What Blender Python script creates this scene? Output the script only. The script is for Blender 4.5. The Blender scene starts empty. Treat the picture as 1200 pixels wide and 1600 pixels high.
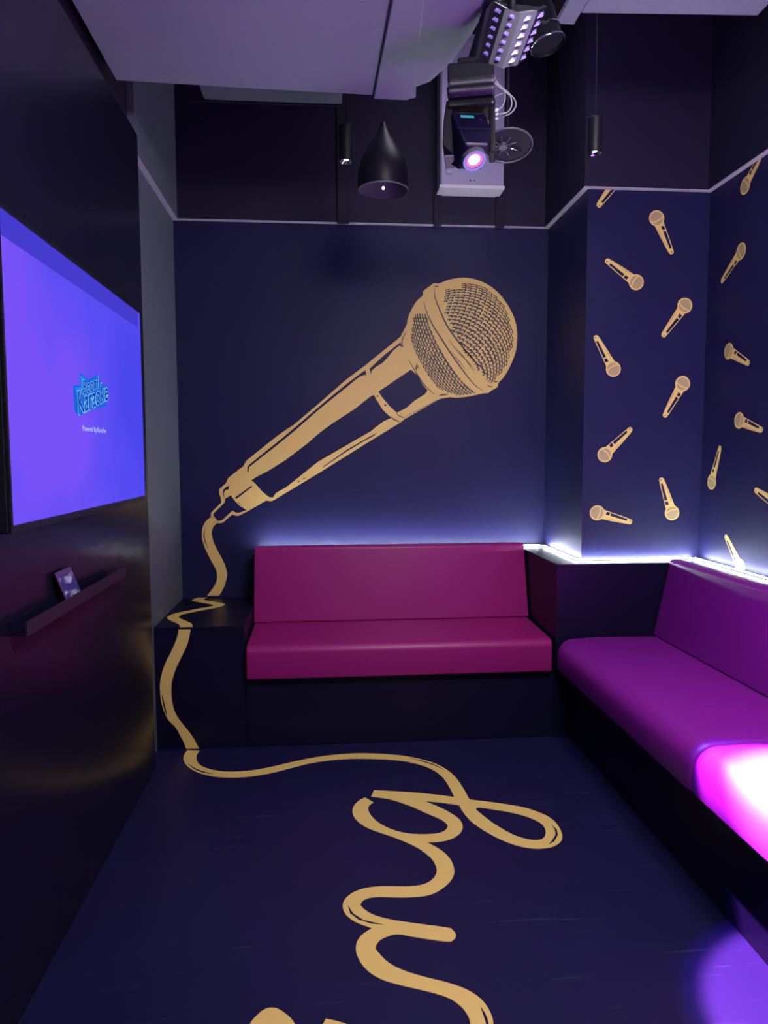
import bpy, bmesh, math, random
from mathutils import Vector, Matrix
from mathutils.geometry import tessellate_polygon
random.seed(7)
C = bpy.context.scene.collection

# ------------------------------------------------------------------ camera
F = 1127.65; H = 1.5
FW = Vector((0.08167394, 0.99345904, -0.07980293)); RT = Vector((0.996613, -0.08217811, -0.00304842)); UP = Vector((0.00958653, 0.07928366, 0.996806))
cd = bpy.data.cameras.new('camera'); cam = bpy.data.objects.new('camera', cd); C.objects.link(cam)
cam.matrix_world = Matrix(((RT.x, UP.x, -FW.x, 0), (RT.y, UP.y, -FW.y, 0), (RT.z, UP.z, -FW.z, H), (0, 0, 0, 1)))
cd.sensor_fit = 'HORIZONTAL'; cd.sensor_width = 36; cd.lens = F / 1200 * 36; cd.clip_start = .02
bpy.context.scene.camera = cam
# ------------------------------------------------------------------ world, lamps, exposure
w = bpy.data.worlds.new('world'); bpy.context.scene.world = w; w.use_nodes = True
w.node_tree.nodes['Background'].inputs[0].default_value = (.30, .28, .5, 1); w.node_tree.nodes['Background'].inputs[1].default_value = .05
vs = bpy.context.scene.view_settings
vs.view_transform = 'Standard'; vs.look = 'None'; vs.exposure = 0; vs.gamma = 1; vs.use_curve_mapping = False

def area(name, loc, rot, sx, sy, power, col):
    l = bpy.data.lights.new(name, 'AREA'); l.shape = 'RECTANGLE'; l.size = sx; l.size_y = sy; l.energy = power; l.color = col
    o = bpy.data.objects.new(name, l); o.location = loc; o.rotation_euler = rot; C.objects.link(o); return o
def spot(name, loc, target, power, col, ang, blend, rad=.03):
    l = bpy.data.lights.new(name, 'SPOT'); l.energy = power; l.color = col; l.spot_size = ang; l.spot_blend = blend; l.shadow_soft_size = rad
    o = bpy.data.objects.new(name, l); o.location = loc; C.objects.link(o)
    o.rotation_euler = (Vector(target) - Vector(loc)).to_track_quat('-Z', 'Y').to_euler(); return o
area('ceiling_lamp', (.80, 1.3, 2.94), (math.radians(12), 0, 0), 1.0, .6, 50, (1, .93, .90))
area('added_wall_fill', (.80, 1.0, 2.90), (math.radians(60), 0, math.radians(4)), .9, .35, 27, (1, .92, .95))  # unseen area light added to brighten the back wall
area('ceiling_lamp', (.75, 3.25, 3.85), (0, 0, 0), .5, .3, 5, (.9, .85, 1))
area('doorway_light', (.2, -1.3, 1.25), (math.radians(98), 0, 0), 1.6, 1.3, 6, (.78, .80, 1))  # soft fill added behind the camera; no doorway is built there

# ------------------------------------------------------------------ helpers
XL, XT, XR, XC = -.8636, -.8209, 2.0268, 1.3683
YB, YC, YX, YT = 4.406, 3.7414, 3.600, 3.4388
ZT, ZL, ZE, YF = 2.8626, .9308, .634, 3.652
XW = -.75   # television glass
def un(px, py, ax, val):
    """pixel of the 1200x1600 photograph -> the point of a real surface (plane ax = val)"""
    d = FW * F + RT * (px - 600) - UP * (py - 800)
    i = 'xyz'.index(ax); t = (val - (0, 0, H)[i]) / d[i]
    return Vector((0, 0, H)) + d * t
MATS = {}
def mat(name, col, rough=.5, metal=0, spec=.5, emit=None, es=0, noise=0, nscale=8, bump=0, bscale=200, coat=0, trans=0):
    m = bpy.data.materials.new(name); m.use_nodes = True; nt = m.node_tree; b = nt.nodes['Principled BSDF']
    b.inputs['Base Color'].default_value = (*col, 1); b.inputs['Roughness'].default_value = rough; b.inputs['Metallic'].default_value = metal
    b.inputs['Specular IOR Level'].default_value = spec; b.inputs['Coat Weight'].default_value = coat; b.inputs['Coat Roughness'].default_value = .2
    b.inputs['Transmission Weight'].default_value = trans
    if emit: b.inputs['Emission Color'].default_value = (*emit, 1); b.inputs['Emission Strength'].default_value = es
    tc = nt.nodes.new('ShaderNodeTexCoord')
    if noise:
        n = nt.nodes.new('ShaderNodeTexNoise'); n.inputs['Scale'].default_value = nscale; n.inputs['Detail'].default_value = 5
        r = nt.nodes.new('ShaderNodeMixRGB'); r.inputs[1].default_value = (*[c * (1 - noise) for c in col], 1); r.inputs[2].default_value = (*[min(1, c * (1 + noise)) for c in col], 1)
        nt.links.new(tc.outputs['Object'], n.inputs['Vector']); nt.links.new(n.outputs['Fac'], r.inputs[0]); nt.links.new(r.outputs[0], b.inputs['Base Color'])
    if bump:
        n = nt.nodes.new('ShaderNodeTexNoise'); n.inputs['Scale'].default_value = bscale; n.inputs['Detail'].default_value = 3
        bp = nt.nodes.new('ShaderNodeBump'); bp.inputs['Strength'].default_value = bump; bp.inputs['Distance'].default_value = .002
        nt.links.new(tc.outputs['Object'], n.inputs['Vector']); nt.links.new(n.outputs['Fac'], bp.inputs['Height']); nt.links.new(bp.outputs[0], b.inputs['Normal'])
    MATS[name] = m; return m
M_wall = mat('navy_vinyl_wallpaper', (.0110, .0106, .056), .45, spec=.17, noise=.12, nscale=3, bump=.15, bscale=90)
M_wall2 = mat('navy_paint', (.013, .0115, .034), .55, spec=.2, noise=.1, nscale=4)
M_left = mat('black_satin_panel', (.006, .0055, .018), .26, spec=.45, noise=.15, nscale=2)
M_grey = mat('grey_painted_plaster', (.10, .12, .155), .5, spec=.4, noise=.08, nscale=5, bump=.1, bscale=40)
M_duct = mat('lavender_grey_duct_paint', (.23, .25, .33), .5, spec=.4, noise=.06, nscale=4, bump=.1, bscale=30)
M_trim = mat('pale_grey_trim', (.42, .40, .52), .5)
M_black = mat('black_ceiling_paint', (.010, .009, .022), .7, spec=.3)
M_case = mat('black_laminate_casework', (.0050, .0042, .023), .38, spec=.2, noise=.1, nscale=3)
M_gold = mat('gold_vinyl_print', (.74, .52, .17), .5, spec=.35, noise=.05, nscale=6)
M_bronze = mat('bronze_print', (.38, .29, .15), .55, noise=.25, nscale=60)
M_dark = mat('navy_print', (.012, .011, .035), .5)
M_leather = mat('magenta_leatherette', (.27, .009, .150), .40, spec=.35, noise=.05, nscale=5, bump=.25, bscale=260)
M_leather2 = mat('magenta_leatherette_violet_lit', (.21, .009, .29), .40, spec=.35, noise=.05, nscale=5, bump=.25, bscale=260)  # same leatherette with the television's violet light put into its colour
M_seam = mat('dark_seam_thread', (.08, .005, .06), .6)
M_plastic = mat('black_plastic', (.007, .007, .014), .35, spec=.3)
M_matte = mat('matte_black_metal', (.006, .0055, .014), .45, spec=.3)
M_metalg = mat('brushed_grey_metal', (.10, .10, .14), .45, .2)
M_slab = mat('dark_grey_shell', (.055, .05, .085), .4)
M_chrome = mat('polished_chrome', (.75, .75, .85), .15, 1)
M_board = mat('lavender_metal_tray', (.42, .38, .62), .4, .2)
M_white = mat('white_enamel', (.75, .74, .85), .35)
M_cable = mat('grey_cable_jacket', (.25, .24, .33), .35)
M_led = mat('white_led_tape', (.9, .95, 1), .5, emit=(.86, .94, .92), es=270)
M_bead = mat('led_bead_glow', (.9, .95, 1), .5, emit=(.9, 1, .95), es=40)

def link(name, me, m, parent=None, smooth=False):
    o = bpy.data.objects.new(name, me); C.objects.link(o)
    if m: me.materials.append(m)
    if parent: o.parent = parent
    if smooth:
        for p in me.polygons: p.use_smooth = True
    return o
def tag(o, label=None, cat=None, group=None, kind=None):
    if label: o['label'] = label
    if cat: o['category'] = cat
    if group: o['group'] = group
    if kind: o['kind'] = kind
    return o
def thing(name, loc, label, cat, group=None):
    o = bpy.data.objects.new(name, None); C.objects.link(o); o.location = loc; o.empty_display_size = .05
    return tag(o, label, cat, group)
def child(o, t):
    o.parent = t; o.matrix_parent_inverse = Matrix.Translation(t.location).inverted(); return o
def fin(name, bm, m, parent=None, smooth=False, root=None):
    """bmesh in world space -> one mesh object whose origin is its centre"""
    bmesh.ops.recalc_face_normals(bm, faces=bm.faces)
    me = bpy.data.meshes.new(name); bm.to_mesh(me); bm.free()
    xs = [v.co for v in me.vertices]
    lo = Vector([min(v[i] for v in xs) for i in range(3)]); hi = Vector([max(v[i] for v in xs) for i in range(3)])
    c = (lo + hi) / 2
    me.transform(Matrix.Translation(-c)); o = link(name, me, m, None, smooth)
    off = root if root is not None else Vector((0, 0, 0))
    o.location = c
    if parent:
        o.parent = parent
        base = parent.location if parent.parent is None else parent.location + parent.parent.location
        o.location = c - base
    return o
def bx(bm, lo, hi, bev=0, seg=2):
    r = bmesh.ops.create_cube(bm, size=1)
    vs_ = r['verts']
    for v in vs_: v.co = Vector([lo[i] + (v.co[i] + .5) * (hi[i] - lo[i]) for i in range(3)])
    if bev: bmesh.ops.bevel(bm, geom=list({e for v in vs_ for e in v.link_edges}), offset=bev, segments=seg, affect='EDGES', profile=.5)
def box(name, lo, hi, m, parent=None, bev=0, seg=2, smooth=False):
    bm = bmesh.new(); bx(bm, lo, hi, bev, seg); return fin(name, bm, m, parent, smooth)
def prism_bm(bm, pts, axis, a0, a1, bev=0, seg=3, angle=40):
    """pts: 2-d outline in the two other axes (x,y,z order); extruded along axis"""
    def P(p, a):
        return Vector({'x': (a, p[0], p[1]), 'y': (p[0], a, p[1]), 'z': (p[0], p[1], a)}[axis])
    A = [bm.verts.new(P(p, a0)) for p in pts]; B = [bm.verts.new(P(p, a1)) for p in pts]
    n = len(pts); fs = [bm.faces.new(A), bm.faces.new(B[::-1])]
    for i in range(n): fs.append(bm.faces.new((A[i], B[i], B[(i + 1) % n], A[(i + 1) % n])))
    bmesh.ops.recalc_face_normals(bm, faces=fs)
    if bev:
        es = [e for e in bm.edges if e.verts[0] in A + B and len(e.link_faces) == 2 and e.calc_face_angle() > math.radians(angle)]
        bmesh.ops.bevel(bm, geom=es, offset=bev, segments=seg, affect='EDGES', profile=.5)
def prism(name, pts, axis, a0, a1, m, parent=None, bev=0, seg=3, smooth=False, angle=40):
    bm = bmesh.new(); prism_bm(bm, pts, axis, a0, a1, bev, seg, angle); return fin(name, bm, m, parent, smooth)
def lathe_bm(bm, prof, origin, zdir, n=28, cap=True):
    q = Vector((0, 0, 1)).rotation_difference(Vector(zdir).normalized()); rings = []
    for r, z in prof:
        rings.append([bm.verts.new(Vector(origin) + q @ Vector((r * math.cos(2 * math.pi * k / n), r * math.sin(2 * math.pi * k / n), z))) for k in range(n)])
    for a, b in zip(rings, rings[1:]):
        for k in range(n): bm.faces.new((a[k], a[(k + 1) % n], b[(k + 1) % n], b[k]))
    if cap: bm.faces.new(rings[0][::-1]); bm.faces.new(rings[-1])
def lathe(name, prof, origin, zdir, m, parent=None, n=28, cap=True, smooth=True):
    bm = bmesh.new(); lathe_bm(bm, prof, origin, zdir, n, cap); o = fin(name, bm, m, parent, smooth)
    try: o.data.set_sharp_from_angle(angle=math.radians(35))
    except Exception: pass
    return o
def spline(pts, k=5, closed=False):
    out = []; n = len(pts)
    rng = range(n) if closed else range(n - 1)
    for i in rng:
        g = lambda j: Vector(pts[j % n]) if closed else Vector(pts[max(0, min(n - 1, j))])
        p0, p1, p2, p3 = g(i - 1), g(i), g(i + 1), g(i + 2)
        for s in range(k):
            t = s / k
            out.append(.5 * ((2 * p1) + (p2 - p0) * t + (2 * p0 - 5 * p1 + 4 * p2 - p3) * t * t + (3 * p1 - p0 - 3 * p2 + p3) * t ** 3))
    if not closed: out.append(Vector(pts[-1]))
    return out
def tube_bm(bm, pts, r, n=8):
    pts = [Vector(p) for p in pts]; rings = []; up = Vector((.13, .2, .97))
    for i, p in enumerate(pts):
        d = (pts[min(i + 1, len(pts) - 1)] - pts[max(i - 1, 0)]).normalized()
        a = d.cross(up); a = a.normalized() if a.length > 1e-4 else d.orthogonal().normalized(); b = d.cross(a)
        rr = r[i] if isinstance(r, (list, tuple)) else r
        rings.append([bm.verts.new(p + rr * (a * math.cos(2 * math.pi * k / n) + b * math.sin(2 * math.pi * k / n))) for k in range(n)])
    for a, b in zip(rings, rings[1:]):
        for k in range(n): bm.faces.new((a[k], a[(k + 1) % n], b[(k + 1) % n], b[k]))
    bm.faces.new(rings[0][::-1]); bm.faces.new(rings[-1])
def tube(name, pts, r, m, parent=None, n=8):
    bm = bmesh.new(); tube_bm(bm, pts, r, n); return fin(name, bm, m, parent, True)
def flat_bm(bm, loops, off, th):
    """loops of 3-d points on one plane (first = outline, others = holes) -> thin sheet of thickness th standing off along off"""
    loops = [[Vector(p) for p in L] for L in loops]
    flat = [p for L in loops for p in L]; n = Vector(off).normalized()
    top = [bm.verts.new(p + Vector(off) + n * th) for p in flat]
    if len(loops) == 1:
        for t in tessellate_polygon(loops):
            try: bm.faces.new([top[i] for i in t])
            except ValueError: pass
    else:
        k = 0; es = []
        for L in loops:
            m = len(L); es += [bm.edges.new((top[k + i], top[k + (i + 1) % m])) for i in range(m)]; k += m
        bmesh.ops.triangle_fill(bm, use_beauty=True, use_dissolve=False, edges=es, normal=n)
    bot = [bm.verts.new(p + n * .0001) for p in flat]; k = 0
    for L in loops:
        m = len(L)
        for i in range(m):
            a, b = k + i, k + (i + 1) % m
            try: bm.faces.new((top[a], top[b], bot[b], bot[a]))
            except ValueError: pass
        k += m
def sheet(name, loops, off, m, parent=None, th=.0006):
    bm = bmesh.new(); flat_bm(bm, loops, off, th); return fin(name, bm, m, parent)

# ------------------------------------------------------------------ structure
S = lambda o: tag(o, kind='structure')
Y0 = -1.5; ZC = 3.95
S(box('floor', (-1.1, Y0, -.1), (2.3, 4.6, 0), mat('navy_vinyl_floor', (.0095, .0080, .052), .42, spec=.25, noise=.2, nscale=2.5, bump=.12, bscale=35)))
S(box('ceiling', (-1.1, Y0, ZC), (2.3, 4.6, ZC + .1), M_black))
S(box('wall_back', (-1.1, YB, 0), (2.3, YB + .15, ZC), M_wall))
S(box('wall_right', (XR, Y0, 0), (XR + .2, YB - .001, ZC), M_wall))
S(box('wall_front', (-1.1, Y0 - .1, 0), (2.3, Y0, ZC), M_wall2))
S(box('wall_left', (XL - .2, YT, 0), (XL, YB - .001, ZC), M_grey))
S(box('wall_left_television', (XL - .2, Y0, 0), (XT, YT - .001, 2.9298), M_left, bev=.004))
S(box('wall_left_upper', (XL - .2, Y0, 2.931), (XL, YT - .001, ZC), M_black))
S(box('wall_column', (XC, YC, 0), (XR - .001, YB - .001, ZC), M_wall))
D = .03
S(box('wall_back_upper', (XL + D, YB - D, ZT), (XC - D, YB - .0005, ZC - .001), M_wall2))
S(box('wall_column_upper', (XC - D, YC - D, ZT), (XR - D, YC - .0005, ZC - .001), M_wall2))
S(box('wall_column_side_upper', (XC - D, YC, ZT), (XC - .0005, YB - .001, ZC - .001), M_wall2))
S(box('wall_right_upper', (XR - D, Y0 + .001, ZT), (XR - .0005, YC - .001, ZC - .001), M_wall2))
S(box('wall_left_soffit', (XL + .0005, YT + .001, ZT), (XL + D, YB - .001, ZC - .001), M_grey))
t = .004
S(box('trim_1', (XL + D, YB - D, ZT - t), (XC - D, YB - .0005, ZT - .0005), M_trim))
S(box('trim_2', (XC - D, YC - D, ZT - t), (XC - .0005, YB - .0005, ZT - .0005), M_trim))
S(box('trim_3', (XC, YC - D, ZT - t), (XR - D, YC - .0005, ZT - .0005), M_trim))
S(box('trim_4', (XR - D + .0005, Y0 + .001, ZT - t), (XR - .0005, YC - .001, ZT - .0005), M_trim))
S(box('trim_5', (XL + .0005, YT + .001, ZT - t), (XL + D - .001, YB - .001, ZT - .0005), M_trim))

def scuff(m):
    nt = m.node_tree; b = nt.nodes['Principled BSDF']; tc = nt.nodes.new('ShaderNodeTexCoord'); prev = None
    for rot, sc in ((.5, 1.0), (1.9, .8), (2.7, 1.2)):
        mp = nt.nodes.new('ShaderNodeMapping'); mp.inputs['Rotation'].default_value = (0, 0, rot); mp.inputs['Scale'].default_value = (2.2 * sc, 60 * sc, 1)
        n = nt.nodes.new('ShaderNodeTexNoise'); n.inputs['Scale'].default_value = 1.6; n.inputs['Detail'].default_value = 1; n.inputs['Distortion'].default_value = .4
        r = nt.nodes.new('ShaderNodeMapRange'); r.inputs['From Min'].default_value = .70; r.inputs['From Max'].default_value = .78
        nt.links.new(tc.outputs['Object'], mp.inputs['Vector']); nt.links.new(mp.outputs[0], n.inputs['Vector']); nt.links.new(n.outputs['Fac'], r.inputs['Value'])
        if prev:
            a = nt.nodes.new('ShaderNodeMath'); a.operation = 'MAXIMUM'; nt.links.new(prev, a.inputs[0]); nt.links.new(r.outputs[0], a.inputs[1]); prev = a.outputs[0]
        else: prev = r.outputs[0]
    src = b.inputs['Base Color'].links[0].from_socket; mx = nt.nodes.new('ShaderNodeMixRGB'); mx.inputs[2].default_value = (.022, .020, .070, 1)
    nt.links.new(src, mx.inputs[1]); nt.links.new(prev, mx.inputs[0]); nt.links.new(mx.outputs[0], b.inputs['Base Color'])
scuff(MATS['navy_vinyl_floor'])
# flat black raised strips on the upper back wall
def wall_strip(x0, x1, ztop, lab):
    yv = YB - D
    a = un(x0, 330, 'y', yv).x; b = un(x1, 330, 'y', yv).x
    o = thing('dark_strip', ((a + b) / 2, yv, ZT), lab, 'cable channel')
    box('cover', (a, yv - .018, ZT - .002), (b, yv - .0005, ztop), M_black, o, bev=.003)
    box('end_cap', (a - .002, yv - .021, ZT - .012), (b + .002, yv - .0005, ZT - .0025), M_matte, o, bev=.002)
wall_strip(527, 545, 3.9, 'black vertical strip on upper back wall, behind the slim hanging spot')
wall_strip(677, 689, 3.03, 'narrow black strip below left edge of the lavender panel')
wall_strip(774, 787, 3.03, 'narrow black strip below right edge of the lavender panel')

# ------------------------------------------------------------------ built-in casework
g = thing('left_plinth', (-.63, 4.0, 0), 'low black corner plinth with gold cord running over it, left of magenta bench', 'plinth')
box('body', (XL + .001, YF, 0.001), (-.414, YB - .001, ZE - .012), M_case, g)
box('top', (XL + .001, YF, ZE - .0115), (-.413, YB - .001, ZE), M_case, g, bev=.001)
g = thing('backrest_ledge', (.4, 4.3, 0), 'narrow dark ledge behind the magenta backrest', 'ledge')
box('body', (-.412, 4.272, .001), (1.186, YB - .001, ZL - .012), M_case, g)
box('top', (-.412, 4.268, ZL - .0115), (1.187, YB - .001, ZL), M_case, g, bev=.002)
g = thing('backrest_ledge', (1.9, 2.2, .372), 'dark ledge behind the violet-lit backrest on the right wall', 'ledge')
box('body', (1.868, .3, .374), (XR - .001, YX - .002, ZL - .012), M_case, g)
box('top', (1.862, .3, ZL - .0115), (XR - .001, YX - .002, ZL), M_case, g, bev=.002)
g = thing('corner_console', (1.3, 3.8, .374), 'dark boxed corner console between the magenta and violet-lit benches', 'console')
Lp = [(1.190, YX), (XR - .001, YX), (XR - .001, YC - .001), (XC - .001, YC - .001), (XC - .001, YB - .001), (1.190, YB - .001)]
prism('body', Lp, 'z', .374, ZL - .014, M_case, g)
Lt = [(1.188, YX - .002), (XR - .001, YX - .002), (XR - .001, YC - .001), (XC - .001, YC - .001), (XC - .001, YB - .001), (1.188, YB - .001)]
prism('top', Lt, 'z', ZL - .0135, ZL, M_case, g, bev=.0015, seg=1)

# ------------------------------------------------------------------ benches
def arc(cx, cy, r, a0, a1, n=7):
    return [(cx + r * math.cos(math.radians(a0 + (a1 - a0) * i / n)), cy + r * math.sin(math.radians(a0 + (a1 - a0) * i / n))) for i in range(n + 1)]
def rounded_x(bm):
    return bm
g = thing('bench', (.38, 3.85, 0), 'wide magenta upholstered bench with one long seat, against the back wall', 'bench')
box('base', (-.412, YF, .001), (1.281, 4.268, .362), M_case, g, bev=.002)
prof = [(4.108, .364), (3.604, .364)] + arc(3.645, .497, .041, 180, 90) + [(4.075, .549), (4.104, .549)]
prism('seat_cushion', prof, 'x', -.404, 1.176, M_leather, g, bev=.012, seg=4, smooth=True, angle=60)
prof = [(4.071, .5505), (4.188, .945)] + arc(4.206, .948, .018, 170, 90, 4) + arc(4.248, .951, .016, 90, 0, 4) + [(4.264, .5505)]
prism('backrest', prof, 'x', -.408, 1.182, M_leather, g, bev=.007, seg=3, smooth=True, angle=60)
g = thing('bench', (1.45, 2.2, 0), 'long purple upholstered bench on the right with a bright magenta light patch', 'bench')
box('base', (1.283, .3, .001), (XR - .001, 3.74, .372), M_case, g, bev=.002)
def seat2(y0, y1):
    prof = [(1.735, .375), (1.205, .375)] + arc(1.21, .395, .018, 250, 190, 2) + arc(1.272, .468, .080, 180, 95, 9) + [(1.40, .553), (1.735, .549)]
    return prism('seat_cushion', prof, 'y', y0, y1, M_leather2, g, bev=.022, seg=5, smooth=True, angle=60)
seat2(2.209, 3.588); seat2(.5, 2.205)
prof = [(1.706, .5515), (1.782, .925)] + arc(1.803, .928, .022, 170, 90, 5) + arc(1.838, .930, .02, 90, 0, 4) + [(1.858, .5515)]
prism('backrest', prof, 'y', .5, 3.590, M_leather2, g, bev=.010, seg=4, smooth=True, angle=60)
for o in bpy.data.objects:
    if o.name.startswith(('seat_cushion', 'backrest')) and o.type == 'MESH':
        try: o.data.set_sharp_from_angle(angle=math.radians(50))
        except Exception: pass

# ------------------------------------------------------------------ LED tape on the ledges
def led(lo, hi, axis, lab):
    o = thing('led_strip', ((lo[0] + hi[0]) / 2, (lo[1] + hi[1]) / 2, ZL), lab, 'led strip')
    box('tape', (lo[0], lo[1], ZL + .0005), (hi[0], hi[1], ZL + .005), M_white, o)
    box('glow_layer', (lo[0] + .001, lo[1] + .001, ZL + .0052), (hi[0] - .001, hi[1] - .001, ZL + .0060), M_led, o)
    bm = bmesh.new(); n = int((hi[axis] - lo[axis]) / .0167)
    for k in range(n):
        c = [(lo[0] + hi[0]) / 2, (lo[1] + hi[1]) / 2]; c[axis] = lo[axis] + .0167 * (k + .5)
        bx(bm, (c[0] - .0035, c[1] - .0035, ZL + .0062), (c[0] + .0035, c[1] + .0035, ZL + .0092))
    tag(fin('led_bead', bm, M_bead, o), kind='stuff')
led((-.40, YB - .072, 0), (XC - .042, YB - .060, 0), 0, 'white LED strip glowing along back wall above magenta backrest')
led((XC - .036, YC - .026, 0), (XC - .024, YB - .075, 0), 1, 'short white LED strip along the left face of the column')
led((XC - .022, YC - .026, 0), (XR - .050, YC - .014, 0), 0, 'white LED strip along the front of the column')
led((XR - .048, .4, 0), (XR - .036, YC - .024, 0), 1, 'long white LED strip along the right wall')

# ------------------------------------------------------------------ television
def smat(name, col, es=1.0):
    m = bpy.data.materials.new(name); m.use_nodes = True; nt = m.node_tree; nt.nodes.clear()
    e = nt.nodes.new('ShaderNodeEmission'); e.inputs[0].default_value = (*col, 1); e.inputs[1].default_value = es
    o = nt.nodes.new('ShaderNodeOutputMaterial'); nt.links.new(e.outputs[0], o.inputs[0]); return m
def screen_mat():
    m = bpy.data.materials.new('violet_blue_screen_image'); m.use_nodes = True; nt = m.node_tree; nt.nodes.clear()
    e = nt.nodes.new('ShaderNodeEmission'); o = nt.nodes.new('ShaderNodeOutputMaterial'); nt.links.new(e.outputs[0], o.inputs[0])
    tc = nt.nodes.new('ShaderNodeTexCoord'); mp = nt.nodes.new('ShaderNodeMapping'); nt.links.new(tc.outputs['Generated'], mp.inputs['Vector'])
    sx = nt.nodes.new('ShaderNodeSeparateXYZ'); nt.links.new(tc.outputs['Generated'], sx.inputs[0])
    mp.inputs['Rotation'].default_value = (math.radians(35), 0, 0); mp.inputs['Scale'].default_value = (1, 1, .55)
    n = nt.nodes.new('ShaderNodeTexNoise'); n.inputs['Scale'].default_value = 2.3; n.inputs['Detail'].default_value = 2.5; n.inputs['Roughness'].default_value = .45; nt.links.new(mp.outputs[0], n.inputs['Vector'])
    a = nt.nodes.new('ShaderNodeMath'); a.operation = 'MULTIPLY_ADD'; nt.links.new(sx.outputs['Y'], a.inputs[0]); a.inputs[1].default_value = -.42; nt.links.new(n.outputs['Fac'], a.inputs[2])
    b = nt.nodes.new('ShaderNodeMath'); b.operation = 'ADD'; nt.links.new(a.outputs[0], b.inputs[0]); b.inputs[1].default_value = .22
    r = nt.nodes.new('ShaderNodeValToRGB'); r.color_ramp.elements[0].position = .22; r.color_ramp.elements[0].color = (.070, .062, .84, 1)
    r.color_ramp.elements[1].position = .72; r.color_ramp.elements[1].color = (.19, .085, .93, 1)
    x = r.color_ramp.elements.new(.45); x.color = (.105, .075, .90, 1)
    nt.links.new(b.outputs[0], r.inputs[0]); nt.links.new(r.outputs[0], e.inputs[0]); e.inputs[1].default_value = 1.0; return m
TY0, TY1, TZ0, TZ1 = 1.785, 3.103, 1.312, 2.090
g = thing('television', (-.78, 2.45, TZ0), 'large wall television showing a violet karaoke welcome screen', 'television')
box('casing', (-.795, TY0, TZ0), (XW - .004, TY1, TZ1), M_plastic, g, bev=.004)
box('wall_bracket', (XT + .0005, 2.1, 1.5), (-.796, 2.8, 1.9), M_matte, g)
b_ = .011
for nm, lo, hi in (('bezel', (XW - .0035, TY0, TZ0), (XW + .003, TY1, TZ0 + .018)), ('bezel', (XW - .0035, TY0, TZ1 - b_), (XW + .003, TY1, TZ1)),
                   ('bezel', (XW - .0035, TY0, TZ0 + .0185), (XW + .003, TY0 + b_, TZ1 - b_ - .0005)), ('bezel', (XW - .0035, TY1 - b_, TZ0 + .0185), (XW + .003, TY1, TZ1 - b_ - .0005))):
    box(nm, lo, hi, M_plastic, g)
scr = box('screen', (XW - .0035, TY0 + b_ + .001, TZ0 + .019), (XW, TY1 - b_ - .001, TZ1 - b_ - .001), screen_mat(), g)
sheet('top_banner', [[Vector((XW, TY0 + b_ + .002, TZ1 - .075)), Vector((XW, TY1 - .05, TZ1 - .075)), Vector((XW, TY1 - .05, TZ1 - .0125)), Vector((XW, TY0 + b_ + .002, TZ1 - .0125))]], (.0006, 0, 0), smat('banner_blue', (.060, .045, .62)), scr, .0002)
box('sensor', (-.79, 2.44, TZ0 - .008), (-.765, 2.5, TZ0 - .0005), M_plastic, g, bev=.002)
def text_verts(txt, offset, shear=0):
    cu = bpy.data.curves.new('t', 'FONT'); cu.body = txt; cu.resolution_u = 3; cu.offset = offset; cu.shear = shear
    o = bpy.data.objects.new('t', cu); C.objects.link(o); dg = bpy.context.evaluated_depsgraph_get(); dg.update()
    me = bpy.data.meshes.new_from_object(o.evaluated_get(dg)); C.objects.unlink(o); bpy.data.objects.remove(o); return me
def text_quad(name, txt, quad, off, m, parent, offset=0, plane=('x', XW)):
    base = text_verts(txt, 0); xs = [v.co.x for v in base.vertices]; ys = [v.co.y for v in base.vertices]
    x0, x1, y0, y1 = min(xs), max(xs), min(ys), max(ys)
    me = text_verts(txt, offset) if offset else base
    TL, TR, BR, BL = [un(*q, *plane) for q in quad]
    for v in me.vertices:
        u = (v.co.x - x0) / (x1 - x0); s = (v.co.y - y0) / (y1 - y0)
        p = (BL * (1 - u) + BR * u) * (1 - s) + (TL * (1 - u) + TR * u) * s
        v.co = p + Vector(off)
    bm = bmesh.new(); bm.from_mesh(me); return fin(name, bm, m, parent)
qB = [(128.5, 594), (154.5, 587), (153.5, 606), (129.5, 616)]
qK = [(121, 612), (168, 596), (168, 625), (122.5, 648)]
lb, lc, ld = smat('logo_blue', (.01, .13, .72)), smat('logo_cyan', (.25, .68, 1.0)), smat('logo_deep_blue', (.004, .055, .45))
back = [(124, 583), (130, 586), (136, 593), (152, 586), (153, 592), (156, 594), (158, 601), (167, 602), (169, 606), (168, 622), (166, 634), (156, 637), (140, 641), (132, 646), (122, 651), (116, 641), (114, 602), (125, 602)]
lg = sheet('logo_badge', [[un(*q, 'x', XW) for q in back]], (.0008, 0, 0), lb, scr, .0002)
sheet('logo_edge', [[un(*q, 'x', XW) for q in back_]] if False else [[un(*q, 'x', XW) for q in [(125, 587), (130, 589), (133, 595), (129, 600), (127, 612), (119, 614), (117, 606), (126, 605)]]], (.0011, 0, 0), smat('logo_mid_blue', (.02, .24, .85)), scr, .0002)
for txt, q, sc in (('Boom!', qB, 1), ('Karaoke', qK, 1)):
    text_quad('logo_outline', txt, q, (.0014, 0, 0), lc, scr, .040); text_quad('logo_letters', txt, q, (.0018, 0, 0), ld, scr, .014)
text_quad('caption', 'Powered By KaraFun', [(128.5, 665), (165, 669.5), (165, 679), (129, 675.8)], (.0012, 0, 0), smat('caption_pale', (.45, .60, .98)), scr, .012)

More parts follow.
